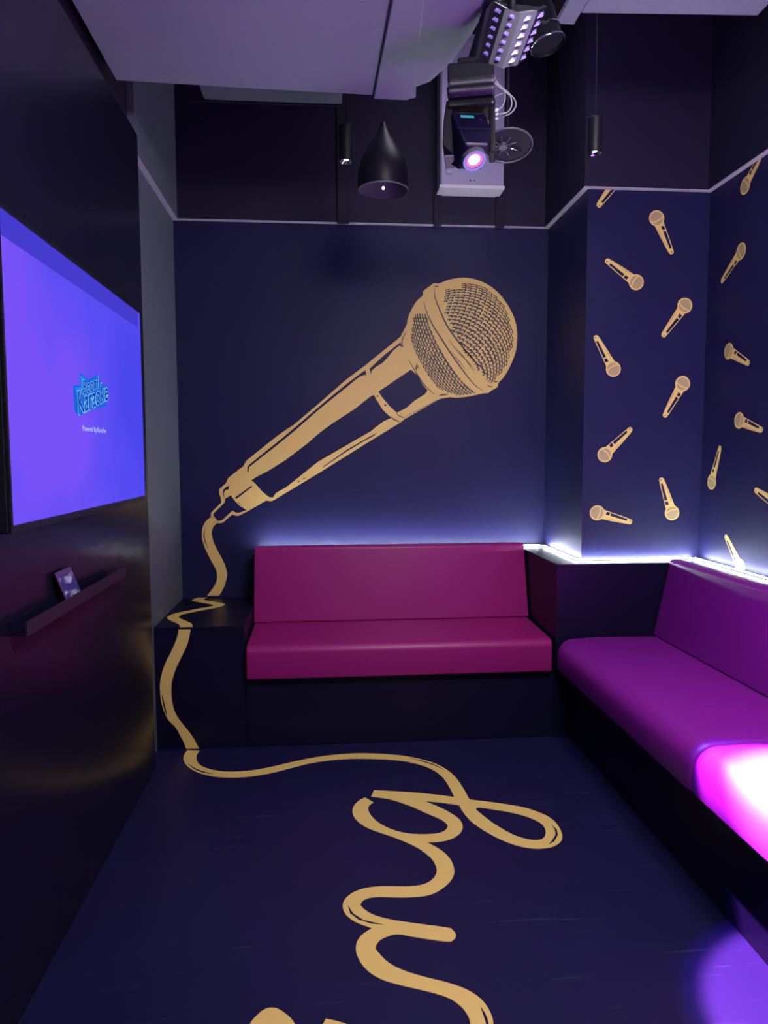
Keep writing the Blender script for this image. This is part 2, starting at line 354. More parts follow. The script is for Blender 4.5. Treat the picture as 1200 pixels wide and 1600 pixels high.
# ------------------------------------------------------------------ picture ledge and card on the left wall
g = thing('picture_ledge', (-.80, 2.39, 1.028), 'thin black wall ledge under the television', 'shelf')
box('bottom_board', (XT + .0005, 1.92, 1.030), (-.782, 2.86, 1.037), M_case, g)
box('front_lip', (-.7815, 1.92, 1.028), (-.775, 2.86, 1.067), mat('plum_black_laminate', (.016, .009, .024), .4), g, bev=.001)
box('back_board', (XT + .0005, 1.92, 1.0375), (XT + .005, 2.86, 1.067), M_case, g)
def card_mat():
    m = mat('cloud_print', (.05, .03, .16), .35); nt = m.node_tree; b = nt.nodes['Principled BSDF']
    tc = nt.nodes.new('ShaderNodeTexCoord'); n = nt.nodes.new('ShaderNodeTexNoise'); n.inputs['Scale'].default_value = 2.2; n.inputs['Detail'].default_value = 4
    nt.links.new(tc.outputs['Generated'], n.inputs['Vector']); r = nt.nodes.new('ShaderNodeValToRGB')
    r.color_ramp.elements[0].position = .46; r.color_ramp.elements[0].color = (.03, .025, .16, 1); r.color_ramp.elements[1].position = .60; r.color_ramp.elements[1].color = (.45, .45, .65, 1)
    nt.links.new(n.outputs['Fac'], r.inputs[0]); nt.links.new(r.outputs[0], b.inputs['Base Color']); return m
def card():
    bl = un(105, 930, 'x', -.79); br = un(128, 918, 'x', -.79)
    z0 = 1.0375; hgt = 1.5 * 0 + (un(97, 893, 'x', -.80).z - z0)
    y0, y1 = bl.y, br.y
    g = thing('menu_card', (-.79, (y0 + y1) / 2, z0), 'small purple printed card with a cloud picture leaning on the black wall ledge', 'card')
    lean = Vector((-.022, -.045, hgt)); a = Vector((-.788, y0, z0)); b = Vector((-.788, y1, z0)); n = (b - a).cross(lean).normalized()
    if n.x < 0: n = -n
    def quad(u0, u1, v0, v1): return [a + (b - a) * u + lean * v for u, v in ((u0, v0), (u1, v0), (u1, v1), (u0, v1))]
    sheet('card', [quad(0, 1, 0, 1)], n * .001, mat('purple_card', (.09, .04, .16), .4), g, .001)
    sheet('picture', [quad(.09, .97, .22, .86)], n * .0022, card_mat(), g, .0003)
    sheet('stripe', [quad(.2, .97, .08, .17)], n * .0022, mat('violet_stripe', (.30, .08, .42), .4), g, .0003)
card()

# ------------------------------------------------------------------ microphone mural on the back wall
def W(pts, off=0): return [un(x, y, 'y', YB) for x, y in pts]
NB = (0, -1, 0)
mural = thing('microphone_mural', (.3, YB, 1.6), 'huge gold microphone printed across the back wall, head at upper right', 'mural')
handle = [(342, 818), (329.3, 806.7), (330, 800.7), (346, 785.3), (345.3, 778.7), (342.4, 770.7), (343, 764), (353.3, 754.7), (356.7, 746.7), (380, 728.7), (384.7, 720), (434.7, 680), (460, 663), (500, 629), (540, 594), (572, 570), (626, 526), (630, 518), (636, 506),
          (640, 540), (650, 565), (668, 592), (690, 612), (704, 620.6), (690, 622.5), (684, 625), (632, 655), (626, 660), (580, 688), (500, 738), (427.5, 781.7), (423, 783.2), (416, 782), (386.7, 799), (373.3, 806), (368.7, 805.9), (362.7, 804), (348, 816.7)]
holes = [
 [(351.3, 779.3), (360.7, 774), (366.7, 782), (373.3, 789.3), (385.3, 797), (373.3, 801.3), (368, 800.7), (363.3, 798), (360, 800.7), (346.7, 813.3), (340, 813.7), (333.3, 806), (334, 802), (351, 785)],
 [(358, 758.7), (357.3, 764.7), (352, 766), (349.6, 770.7), (350.6, 778), (349.4, 776.5), (348.3, 771.3), (348.3, 766.7), (351.3, 762)],
 [(366.9, 777.6), (392.7, 758.7), (394.4, 760.4), (369, 780)],
 [(386.6, 738), (386.4, 730), (389.3, 726), (444, 682), (460, 668.5), (500, 634), (540, 601), (566, 581.5), (571, 578.5), (572.4, 588), (570, 585.5), (560, 590), (528, 616), (500, 638.5), (460, 673.6), (453.3, 679), (433.3, 695.3), (402.7, 719.3), (389.3, 730), (388, 738)],
 [(577.5, 576), (600, 555), (625.5, 535), (630, 543), (624, 540), (614, 548), (608, 556), (598, 567), (588, 573), (581, 579), (579.4, 585)],
 [(392.7, 750.5), (400, 745.5), (418.5, 736), (446.7, 718.3), (480, 693), (500, 675.5), (521.7, 660), (555, 638.3), (578, 620), (584, 617), (588, 624), (598, 640), (611, 653), (600, 658), (588, 667), (580, 673.5), (540, 696.5), (496.7, 721.7), (446.7, 761.7), (433.3, 769), (430, 771.7), (426.7, 777.5), (420, 776.7), (410, 768.3), (398.3, 755)],
 [(591, 612), (642, 577.5), (652, 586), (660, 600), (668, 610), (664, 616), (648, 626), (634, 638), (620, 645), (608, 634), (598, 622)],
 [(648.5, 574.5), (657, 570), (662, 578), (652, 581.5)],
 [(590, 675.5), (568, 687.5), (540, 704), (504, 729.5), (505, 730.3), (541, 706), (570, 688.6), (584, 681.2)],
 [(588, 619), (590, 620.5), (591.5, 618.8), (590, 617.5)], [(600, 633), (602, 635.3), (604, 633.4), (602, 631.5)]]
# wavy printed edge of the big dark window is kept between the gold rails
sheet('handle', [W(handle)] + [W(h) for h in holes], (0, -.0004, 0), M_gold, mural)
ball = [(636, 506), (640, 490), (650, 472), (661, 461), (661.6, 455), (672, 447), (678, 442.6), (686, 443), (700, 437.6), (716, 434.4), (730, 434.2), (746, 437.6), (764, 446), (780, 459), (794, 478), (803, 496), (807.4, 514), (808, 532), (805, 552), (797, 572), (788, 588), (779, 598), (777, 605), (768, 610), (762, 614.2), (754, 614.8), (738, 618.4), (720, 621), (704, 620.6), (690, 614), (668, 594), (650, 567), (640, 541)]
sheet('grille', [W([tuple(p) for p in spline(ball, 3, True)])], (0, -.0012, 0), M_gold, mural)
# dark slivers along the handle and the band
def stroke_px(pts, w0, wmid):
    P = spline(pts, 5); n = len(P); L, R = [], []
    for i, p in enumerate(P):
        d = (P[min(n - 1, i + 1)] - P[max(0, i - 1)]).normalized(); s = Vector((-d.y, d.x)); ww = (w0 + (wmid - w0) * math.sin(math.pi * i / (n - 1))) / 2
        L.append(tuple(p + s * ww)); R.append(tuple(p - s * ww))
    return L + R[::-1]
bm = bmesh.new()
for pts, a, b in [([(662, 472), (666, 486), (676, 508), (690, 530), (704, 552), (724, 580), (740, 600), (754, 610)], .5, 2.2),
                  ([(679, 450), (679, 462), (686, 482), (698, 508), (716, 534), (738, 560), (754, 577), (764, 591)], .5, 2.4),
                  ([(701, 530), (712, 546), (728, 563), (742, 583)], .3, 1.2), ([(712, 542), (726, 560), (742, 578)], .3, .9), ([(704, 548), (716, 563), (727, 577)], .3, 1.1),
                  ([(769, 595), (774, 597), (778, 596)], .3, 1.4), ([(761, 601), (766, 604), (770, 604)], .3, 1.2),
                  ([(638, 562), (650, 582), (664, 602.5), (680, 617)], .4, 1.6), ([(686, 618.6), (692, 616.8), (701, 616)], .3, 2.2),
                  ([(634.5, 519), (630, 527), (628, 534), (629.5, 542)], .5, 1.6), ([(618, 645.5), (625, 650.5), (633, 653.5)], .4, 1.2), ([(608, 650), (617, 656), (625, 659.5)], .4, 1.6), ([(632, 652.5), (655, 640), (683, 625)], .3, .8),
                  ([(371, 784.5), (374, 787), (376.5, 788.4)], .2, .9), ([(465, 753), (467.5, 752), (469, 751)], .5, 1.8), ([(472, 748.5), (475, 748), (478, 746)], .3, 1.2),
                  ([(678, 448), (682, 447.5), (685, 447)], .4, 1.4)]:
    flat_bm(bm, [W(stroke_px(pts, a, b))], (0, -.0021, 0), .0003)
tag(fin('dark_line', bm, M_dark, mural), kind='stuff')
# woven wire pattern of the grille: small hooked marks laid out on the sphere the print depicts
def grille_marks():
    bm = bmesh.new(); P = Vector((.81, .506, .295)).normalized()
    e1 = (Vector((1, 0, 0)) - P * P.x).normalized(); e2 = P.cross(e1)
    hook = [(-.52, -.20), (-.44, .30), (-.1, .46), (.34, .46), (.50, .26), (.48, -.48), (.16, -.50), (.12, -.06), (-.1, -.02), (-.3, -.22)]
    def put(fn, ok):
        pts = [fn(x, y) for x, y in hook]
        c = sum(pts, Vector((0, 0, 0))) / len(pts)
        if c.z < .1 or not ok(c): return
        px = [(723 + 84.5 * p.x, 527.5 - 93.5 * p.y) for p in pts]
        flat_bm(bm, [W(px)], (0, -.0021, 0), .0003)
    st = .083
    for i in range(-18, 19):
        for j in range(-22, 23):
            s = random.uniform(.82, 1.08); ox, oy = random.uniform(-.08, .08), random.uniform(-.06, .06)
            def fn(x, y, i=i, j=j):
                a = (i + ox + (j % 2) * .0 + x * .98 * s) * .102; b = (j + oy + y * .86 * s) * .074; th = math.hypot(a, b)
                if th < 1e-6: return P.copy()
                return P * math.cos(th) + (e1 * (a / th) + e2 * (b / th)) * math.sin(th)
            put(fn, lambda c: c.dot(P) > .185 + (.06 if c.y > .5 else 0) and math.hypot(c.x, c.y) < .92 - .03 * (c.x < 0) and not (c.x < -.05 and c.y > .82))
    q1 = Vector((.53, -.85, 0)).normalized(); q2 = P.cross(q1)
    for li in range(1, 12):
        lat = -.14 - li * .062
        for k in range(-40, 41):
            s = random.uniform(.85, 1.1)
            def fn(x, y, k=k):
                lo = (k + (li % 2) * .5 + x * s) * .088 / math.cos(lat); la = lat + y * .06 * s
                # shear so that the rows run level across the print
                la2 = la; v = -q2 if False else q2
                return P * math.sin(la2) + (q1 * math.sin(lo) + (v if v.z > 0 else -v) * math.cos(lo)) * math.cos(la2)
            put(fn, lambda c: -.70 < c.dot(P) < -.13 and math.hypot(c.x, c.y) < .955 and not (c.y > .38))
    return bm
tag(fin('grille_marks', grille_marks(), M_dark, mural), kind='stuff')
cordL = [(329, 808.2), (322.5, 813.7), (317.7, 821.2), (315.6, 830.9), (315.9, 841.9), (319, 852.9), (323.8, 863.8), (330.7, 877.6), (336.9, 888.6), (339.2, 898.2), (338.3, 907.8), (334.8, 916), (328.7, 924.3), (323.8, 930.5)]
cordR = [(342.4, 930.5), (348.6, 920.2), (352.7, 909.2), (354.8, 896.8), (352, 884.5), (345.8, 870.7), (339, 858.4), (333.5, 846), (331, 835), (331.4, 828), (334.8, 821.2), (339.7, 817.4), (345, 816)]
def S2(L, k=4): return [tuple(p) for p in spline(L, k)]
def clampz(P, z): return [Vector((p.x, p.y, max(p.z, z))) for p in P]
sl = stroke_px([(320.6, 823), (318.6, 836), (320.5, 846), (325, 857)], .2, 1.8)
sheet('cord', [clampz(W(S2(cordL) + S2(cordR)), ZE + .0005), W(sl)], (0, -.0004, 0), M_gold, mural)

# cord print over the plinth top, plinth front and the floor
top = [(323.8, 930.5), (311.5, 932.9), (302, 936.5), (300.5, 938.8), (312.9, 941.5), (325.2, 943.6), (333.5, 945.6), (328, 948), (311.5, 950.9), (292.2, 954.6), (273, 958.7), (262.7, 963.5), (261.7, 966.7), (267.5, 970.4), (275.7, 973.8), (281, 978), (279.2, 983.2)]
top2 = [(297.7, 983.2), (300.9, 979.3), (299, 974.5), (290.9, 970.4), (281.2, 966.3), (279.9, 963.5), (285.4, 960), (297.7, 957.3), (317, 953.5), (336.2, 949.8), (348.6, 946.6), (350.7, 944.3), (347.2, 942.5), (334.8, 940.5), (321, 938), (317.7, 936.4), (325.2, 933.7), (342.4, 931.2)]
def clampy(P): return [Vector((p.x, min(max(p.y, YF + .0005), YB - .0015), p.z)) for p in P]
pts = [un(x, y, 'z', ZE) for x, y in S2(top, 3) + S2(top2, 3)]
pts = clampy(pts)
for p in (pts[len(S2(top, 3)) - 1], pts[len(S2(top, 3))]): p.y = YF + .0005
g = thing('cord_print', (-.66, 4.0, ZE), 'gold zigzag cord printed on top of the black plinth', 'print')
sheet('cord', [pts], (0, 0, .0004), M_gold, g)
fl = [(278.75, 983.3), (277.5, 993.4), (273.6, 1004.4), (266.6, 1020), (258.75, 1035.6), (253.3, 1051), (250.3, 1066.9), (250.3, 1079.4), (251.7, 1095), (255.6, 1109), (262.7, 1123.9), (274.4, 1136.4), (282, 1149.7), (287.7, 1160.6), (291.6, 1172.3)]
fr = [(297.8, 983.3), (296.25, 993.4), (292.3, 1007.5), (285.3, 1023), (277.5, 1038.75), (272, 1052.8), (268.6, 1066.9), (267.8, 1081), (268.9, 1095), (272, 1109), (278.3, 1121.6), (288.4, 1134.8), (297.8, 1146.6), (305.6, 1159), (312.2, 1172.3)]
g = thing('cord_print', (-.75, YF, .3), 'gold wavy cord printed down the front of the black plinth', 'print')
def FR(pts):
    P = [un(x, y, 'y', YF) for x, y in pts]
    return [Vector((max(p.x, XL + .002), p.y, min(max(p.z, .002), ZE - .0002))) for p in P]
sl = stroke_px([(252.8, 1084), (255, 1096), (258.5, 1110), (261.5, 1121)], .3, 2.6)
sheet('cord', [FR(S2(fl) + S2(fr[::-1])), FR(sl)], (0, -.0016, 0), M_gold, g)
FLR = lambda pts: [un(x, y, 'z', 0) for x, y in pts]
a1 = [(312, 1173.3), (307.5, 1180), (307.5, 1188), (313.3, 1196), (328, 1202), (349.3, 1205.6), (373.3, 1205.6), (400, 1203), (429, 1197.3), (453.3, 1191.5), (485.3, 1184.8), (514.7, 1180.3), (546.7, 1177.6), (570, 1177.2), (600, 1178.3), (630, 1181), (654, 1185.5), (678, 1192.4), (696, 1201.4), (711, 1214), (723, 1230.5), (733.5, 1249.4)]
a2 = [(733.5, 1249.4), (768, 1253.6), (795, 1257.5), (819, 1262), (840, 1268.6), (858, 1277), (870, 1287.5), (877.5, 1301), (877.5, 1313), (867, 1322), (849, 1326), (828, 1325.6), (804, 1320.5), (780, 1311), (756, 1298), (738, 1285.4), (726, 1272.5), (717, 1258.4), (710, 1246), (700.5, 1227.5), (690, 1213.4), (675, 1202.6), (657, 1195.4), (630, 1189.4), (600, 1186.7), (570, 1185.8), (546.7, 1186), (514.7, 1188.3), (485.3, 1192.8), (456, 1200), (426.7, 1207.5), (400, 1212.3), (373.3, 1215), (349.3, 1215), (328, 1212.5), (309.3, 1207.2), (296, 1200), (289.3, 1193.3), (286.7, 1186.7), (288, 1178.7), (292.8, 1172.8)]
hole = [(744, 1262.6), (759, 1277.6), (777, 1290.5), (798, 1302.5), (816, 1309.4), (834, 1313), (846, 1311.5), (852, 1305.5), (852, 1296.5), (846, 1287.5), (831, 1279.4), (810, 1272.5), (780, 1266.5)]
cres = [(861.6, 1288.4), (870, 1296), (871.8, 1305), (866, 1315), (856.5, 1320.5), (863.5, 1312), (868, 1304), (867, 1297)]
slv = stroke_px([(294, 1193.5), (304, 1201), (318, 1206.5), (333, 1209.6)], .2, 2.2); slv2 = stroke_px([(640, 1185), (660, 1189.5), (680, 1196), (694, 1203.5)], .2, 1.8)
g = thing('lettering_print', (.4, 2.6, 0), 'gold cord looping across the navy floor into handwritten letters g and n', 'lettering')
sheet('cord', [FLR(S2(a1) + S2(a2)[1:]), FLR([tuple(p) for p in spline(hole, 4, True)]), FLR(cres), FLR(slv), FLR(slv2)], (0, 0, .0004), M_gold, g)
L1 = [(584.4, 1235), (645, 1238.6), (690, 1243), (717, 1247), (722, 1259), (690, 1254.5), (663, 1252)]
L2 = [(663, 1252), (684, 1260.5), (702, 1269.5), (717, 1280), (723, 1290.5), (720, 1301), (708, 1310), (690, 1315.4), (667.5, 1316.6)]
L3 = [(667.5, 1316.6), (690, 1329.5), (703.5, 1343), (709.5, 1358), (708, 1370.5), (698.5, 1382.8), (681, 1395), (660, 1401), (625, 1402.7), (590, 1402), (570.8, 1405.5), (563.8, 1412.5), (565.5, 1417.8), (579.5, 1428), (604, 1436), (639, 1442), (698.5, 1450), (707, 1453.8), (712.5, 1461.5), (709, 1468.5), (698.5, 1472), (653, 1465.7), (623, 1460.5), (607.5, 1463), (593.5, 1470), (587, 1480.8), (591.8, 1489.5), (607.5, 1505), (632, 1517.5), (667, 1528), (702, 1536.8), (733.5, 1549), (754.5, 1564.8), (766.8, 1584), (771, 1601), (772, 1630)]
L4 = [(738, 1630), (735, 1601), (730, 1585.8), (716, 1570), (695, 1557.8), (660, 1548), (625, 1540), (593.5, 1529.8), (570.8, 1514), (557.8, 1493), (556.8, 1475.5), (565.5, 1461.5), (581, 1451)]
L5 = [(581, 1451), (555, 1441), (539, 1428), (535.8, 1412.5), (544.5, 1400), (562, 1390.8), (590, 1385.7), (636, 1385.6), (657, 1383.5), (672, 1377.5), (681, 1367), (681.6, 1355), (672, 1340), (654, 1326.5), (633, 1316), (612, 1307.6), (594, 1301.6), (573, 1293.5), (558, 1283), (551, 1271), (552.6, 1260.5), (561, 1251.5), (570, 1246.4)]
L6 = [(584, 1254.5), (577.5, 1258.4), (575.4, 1265), (580.5, 1275.5), (594, 1287.5), (615, 1297.4), (639, 1303), (663, 1304), (681, 1303), (693, 1299.5), (699, 1293.5), (697.5, 1287.5), (687, 1280), (666, 1271), (639, 1259), (609, 1249.4), (580, 1245)]
c1 = [(543.6, 1415), (552, 1428), (568, 1438), (602, 1445.8), (580, 1444), (560, 1437.5), (547, 1427.5)]
c2 = stroke_px([(750.5, 1573.5), (757, 1586), (761.5, 1601), (762, 1615)], .3, 4.5)
outl = L1[:4] + L1[4:] + S2(L2)[1:] + S2(L3)[1:] + S2(L4) + S2(L5)[1:] + S2(L6)
sheet('letters', [FLR(outl), FLR(c1), FLR(c2)], (0, 0, .0012), M_gold, g)
g = thing('lettering_print', (-.2, 1.9, 0), 'rounded yellow dot of the letter i at bottom edge of floor', 'lettering')
sheet('dot', [FLR([tuple(p) for p in spline([(390, 1604), (404.5, 1584), (418.5, 1575.5), (432.5, 1576), (446, 1584), (457, 1594.5), (462, 1608), (450, 1628), (405, 1632)], 4, True)])], (0, 0, .0004), M_gold, g)
g = thing('lettering_print', (.1, 1.9, 0), 'cut-off yellow letter stroke beside the dot at the bottom edge of floor', 'lettering')
sheet('stroke', [FLR([(509.5, 1592), (525, 1595.5), (541, 1600), (556, 1607), (548, 1640), (490, 1640), (504, 1601)])], (0, 0, .0004), M_gold, g)

# ------------------------------------------------------------------ small microphones printed on column and right wall
def small_mic(head, tail, plane, normal, lab, full=True, slots=True):
    ax, val = plane; h = un(*head, ax, val); t = un(*tail, ax, val); d = (t - h).normalized(); R = SMR
    if not full: h = t - d * (5.05 * R) if full is None else h
    n = Vector(normal); s = d.cross(n)     # slot side
    e = un(head[0] + (tail[1] - head[1]), head[1] - (tail[0] - head[0]), ax, val) - un(*head, ax, val)
    if s.dot(e) < 0: s = -s
    g = thing('microphone_print', h, lab, 'microphone print', None)
    P = lambda L: [h + d * (a * R) + s * (b * R) for a, b in L]
    circ = lambda r, k=28: [(r * math.cos(2 * math.pi * i / k), r * math.sin(2 * math.pi * i / k)) for i in range(k)]
    hd = [(.75, -.66), (2.6, -.56), (4.45, -.42), (4.9, -.36), (5.1, -.2), (5.12, .15), (4.95, .3), (4.5, .34), (4.4, .37), (2.5, .52), (.75, .66)]
    sheet('handle', [P(hd), P([(1.22, .06), (1.72, .06), (1.80, .48), (1.30, .50)]), P([(1.90, .06), (4.30, -.04), (4.36, .25), (1.98, .47)]), P([(4.78, -.02), (4.92, .0), (4.90, .15), (4.76, .13)]), P([(1.2, -.48), (1.8, -.45), (4.3, -.31), (1.8, -.40)])], n * .0004, M_gold, g, .0003)
    sheet('head', [P(circ(1.03))], n * .0008, M_gold, g, .0003)
    band = lambda s_: .13 + .16 * (1 - s_ * s_)
    fr_ = [(.85 * math.cos(a), .85 * math.sin(a)) for a in [math.radians(82 + 196 * i / 16) for i in range(17)]]
    fr_ += [(band(x / 8) - .02, x / 8 * .82) for x in range(-7, 8)]
    re_ = [(.85 * math.cos(a), .85 * math.sin(a)) for a in [math.radians(-64 + 128 * i / 12) for i in range(13)]]
    re_ += [(band(x / 8) + .18, x / 8 * .72) for x in range(7, -8, -1)]
    sheet('grille', [P(fr_)], n * .0012, M_bronze, g, .0002); sheet('grille', [P(re_)], n * .0012, M_bronze, g, .0002)
SMR = (un(1026, 341, 'y', YC) - un(1050.5, 397, 'y', YC)).length / 5.12
cm = [((1026, 341), (1050.5, 397), 'gold microphone print on the column, topmost complete one, head up'),
      ((994, 441), (946, 406), 'gold microphone print on the column, head low at right, just below the trim'),
      ((1070, 477.5), (1034, 528), 'gold microphone print on the column, head up at right, in the second row down'),
      ((958.3, 576.7), (928, 522), 'gold microphone print on the column left side, head down, halfway up the wall'),
      ((1066.4, 599.6), (1037, 653.4), 'gold microphone print on the column right side, head up, third row down'),
      ((945, 710.4), (989.4, 666), 'gold microphone print on the column, head at lower left pointing to upper right'),
      ((933, 801.3), (992, 817), 'gold microphone print lying nearly flat at lower left of the column'),
      ((1050, 801.3), (1031.5, 744.6), 'gold microphone print with head down at lower right of the column'),
      ((970.5, 274), (933.5, 324), 'gold microphone handle cut off by the pale trim at top left of the column')]
for h_, t_, lab in cm: small_mic(h_, t_, ('y', YC), (0, -1, 0), lab)
rm = [((1164.6, 290.2), (1193, 234), 'gold microphone print partly hidden by the trim at the top of right wall', True),
      ((1157.8, 392.7), (1126, 443), 'thin gold microphone print on right wall, head up, below the trim', True),
      ((1138.8, 548.7), (1172, 568.4), 'gold microphone print on right wall, head left, upper of two tilted alike', True),
      ((1155, 657), (1193.4, 673), 'gold microphone print on right wall, head left, lower of two tilted alike', True),
      ((1112, 753), (1126.5, 692.7), 'gold microphone print on right wall, head down, beside the column corner', True),
      ((1240, 806), (1179.4, 765.3), 'gold microphone tail entering at right edge of photo on right wall', None),
      ((1154.6, 882), (1133.3, 836.8), 'gold microphone print sinking behind the glowing ledge of right wall', None)]
for h_, t_, lab, f_ in rm: small_mic(h_, t_, ('x', XR), (-1, 0, 0), lab, f_)

# ------------------------------------------------------------------ ducts overhead
g = thing('ventilation_duct', (-.1, 2.2, 3.0), 'wide pale grey duct under the ceiling at upper left with rounded right corner', 'duct')
ZU = 3.004
dp = [(XT + .002, .9), (.60, .9), (.60, 2.2), (.585, 2.5), (.56, 2.72), (.52, 2.92), (.46, 3.06), (.38, 3.13), (.24, 3.155), (-.3, 3.135), (XT + .002, 3.112)]
bm = bmesh.new(); prism_bm(bm, dp, 'z', ZU, 3.55)
es = [e for e in bm.edges if all(abs(v.co.z - ZU) < 1e-5 for v in e.verts) and min(v.co.x for v in e.verts) > .3 and min(v.co.y for v in e.verts) > .95]
bmesh.ops.bevel(bm, geom=es, offset=.05, segments=5, affect='EDGES', profile=.5)
fin('duct_body', bm, M_duct, g)
sp = [(.238, .95), (.345, .95), (.345, 2.5), (.37, 2.9), (.398, 3.14), (.36, 3.165), (.222, 3.166), (.228, 2.9), (.238, 2.5)]
prism('strap', sp, 'z', ZU - .012, ZU - .0005, M_duct, g, bev=.005, seg=3)
prism('seam', [(.232, .95), (.2375, .95), (.2375, 2.5), (.2215, 3.16), (.216, 3.155), (.232, 2.5)], 'z', ZU - .004, ZU - .0005, M_black, g)
g = thing('cable_tray', (-.24, 3.9, 3.3), 'short pale grey tray hanging behind the wide duct', 'tray')
a = un(325, 156, 'y', 3.9); b = un(534, 163, 'y', 3.9)
box('tray_body', (a.x - .02, 3.35, 3.306), (b.x, 3.90, 3.42), M_grey, g, bev=.004)
box('rim', (a.x - .10, 3.9005, 3.298), (b.x + .002, 3.909, 3.330), M_black, g)
box('hanger', (-.45, 3.7, 3.421), (-.43, 3.72, ZC - .001), M_black, g); box('hanger', (0, 3.7, 3.421), (.02, 3.72, ZC - .001), M_black, g)
g = thing('ceiling_box', (1.35, 2.0, 3.2), 'pale grey boxed soffit at the upper right above the column', 'soffit')
prism('soffit_body', [(1.005, .9), (1.70, .9), (1.70, 2.83), (1.006, 2.868)], 'z', 3.2, ZC - .001, M_duct, g, bev=.004)
box('side_tab', (.93, 2.0, 3.195), (1.003, 2.935, 3.215), M_duct, g, bev=.003)
box('hanger', (.96, 2.5, 3.2155), (.975, 2.515, ZC - .001), M_black, g)

# ------------------------------------------------------------------ pendants
def cyl_pendant(px, ybot, ytop, yv, rad, lab, cordtop):
    b = un(px, ybot, 'y', yv); t_ = un(px, ytop, 'y', yv); z0 = b.z; z1 = t_.z
    g = thing('pendant_spotlight', (b.x, yv, z0), lab, 'pendant lamp')
    lathe('housing', [(rad, 0), (rad, z1 - z0 - .006), (rad - .006, z1 - z0), (.008, z1 - z0 + .004)], (b.x, yv, z0), (0, 0, 1), M_matte, g, cap=False)
    lathe('reflector', [(rad - .001, .0), (rad * .8, .004), (rad * .45, .024), (.001, .026)], (b.x, yv, z0), (0, 0, 1), M_chrome, g, cap=False)
    lathe('bulb', [(.001, .006), (rad * .34, .008), (rad * .36, .014), (.001, .018)], (b.x, yv, z0), (0, 0, 1), mat('lamp_glow', (1, 1, 1), .5, emit=(1, .97, .92), es=2.5), g, n=16, cap=False)
    tube('cord', [(b.x, yv, z1 + .003), (b.x + .001, yv, z1 + .25), (b.x, yv, cordtop)], .0028, M_black, g, 6)
    lathe('canopy', [(.03, -.02), (.03, -.001)], (b.x, yv, cordtop), (0, 0, 1), M_matte, g)
    spot('pendant_beam', (b.x, yv, z0 - .01), (b.x, yv, 0), 9, (1, .93, .85), math.radians(75), .6, .02)
    return g
cyl_pendant(929, 240, 183, 2.95, .0285, 'slim black cylinder spotlight hanging on a cord in front of the column', ZC - .001)
cyl_pendant(541, 253, 195, 3.5, .0335, 'slim black cylinder spotlight hanging left of the bell-shaped pendant', ZC - .001)
b = un(599, 298, 'y', 3.3); t_ = un(598, 192, 'y', 3.3); hh = t_.z - b.z; r = .114
g = thing('pendant_lamp', (b.x, 3.3, b.z), 'black bell-shaped pendant lamp with slender neck', 'pendant lamp')
lathe('shade', [(r * .96, 0), (r, hh * .06), (r * .99, hh * .28), (r * .90, hh * .42), (r * .70, hh * .57), (r * .48, hh * .70), (r * .30, hh * .81), (r * .17, hh * .91), (r * .10, hh), (.004, hh + .004)], (b.x, 3.3, b.z), (0, 0, 1), M_matte, g, 40, cap=False)
lathe('inner_shade', [(r * .955, .001), (r * .93, hh * .2), (r * .6, hh * .5), (.002, hh * .55)], (b.x, 3.3, b.z), (0, 0, 1), mat('dark_grey_enamel', (.10, .10, .13), .35), g, 40, cap=False)
lathe('rim', [(r * .955, -.002), (r * .985, -.001), (r * .985, .004), (r * .955, .003)], (b.x, 3.3, b.z), (0, 0, 1), M_metalg, g, 40, cap=False)
lathe('bulb', [(.001, -.006), (.006, -.003), (.006, .006), (.001, .009)], (b.x, 3.3, b.z + .01), (0, 0, 1), MATS['lamp_glow'], g, 12, cap=False)
tube('bulb_holder', [(b.x, 3.3, b.z + .05), (b.x, 3.3, b.z + .16)], .012, M_matte, g)
tube('cord', [(b.x, 3.3, b.z + hh + .003), (b.x, 3.3, ZC - .001)], .0028, M_black, g, 6)

# ------------------------------------------------------------------ lavender panel on the back wall
p0 = un(688, 290, 'y', 4.25); p1 = un(787, 290, 'y', 4.25)
g = thing('electrical_panel', (.87, 4.3, 3.03), 'lavender metal panel with two sockets high on the back wall', 'electrical panel')
box('backplate', (p0.x, 4.25, 3.045), (p1.x, YB - D - .001, 3.88), M_board, g, bev=.002)
box('bottom_lip', (p0.x - .006, 4.235, 3.026), (p1.x + .003, YB - D - .001, 3.0445), M_white, g, bev=.003)
box('side_rail', (p0.x - .006, 4.235, 3.045), (p0.x + .006, 4.2495, 3.88), M_metalg, g)
for py in (149, 261):
    c = un(702, py, 'y', 4.25); s = box('socket', (c.x - .017, 4.243, c.z - .028), (c.x + .017, 4.2495, c.z + .028), M_board, g, bev=.002)
    box('socket_hole', (c.x - .007, 4.240, c.z - .006), (c.x + .011, 4.2425, c.z + .014), M_black, s); box('clip', (c.x - .017, 4.236, c.z - .036), (c.x + .017, 4.2425, c.z - .029), M_white, s)
for px in (735, 741):
    c = un(px, 282, 'y', 4.25); lathe('screw', [(.004, 0), (.003, .003)], (c.x, 4.2495, c.z), (0, -1, 0), M_black, g, 10)

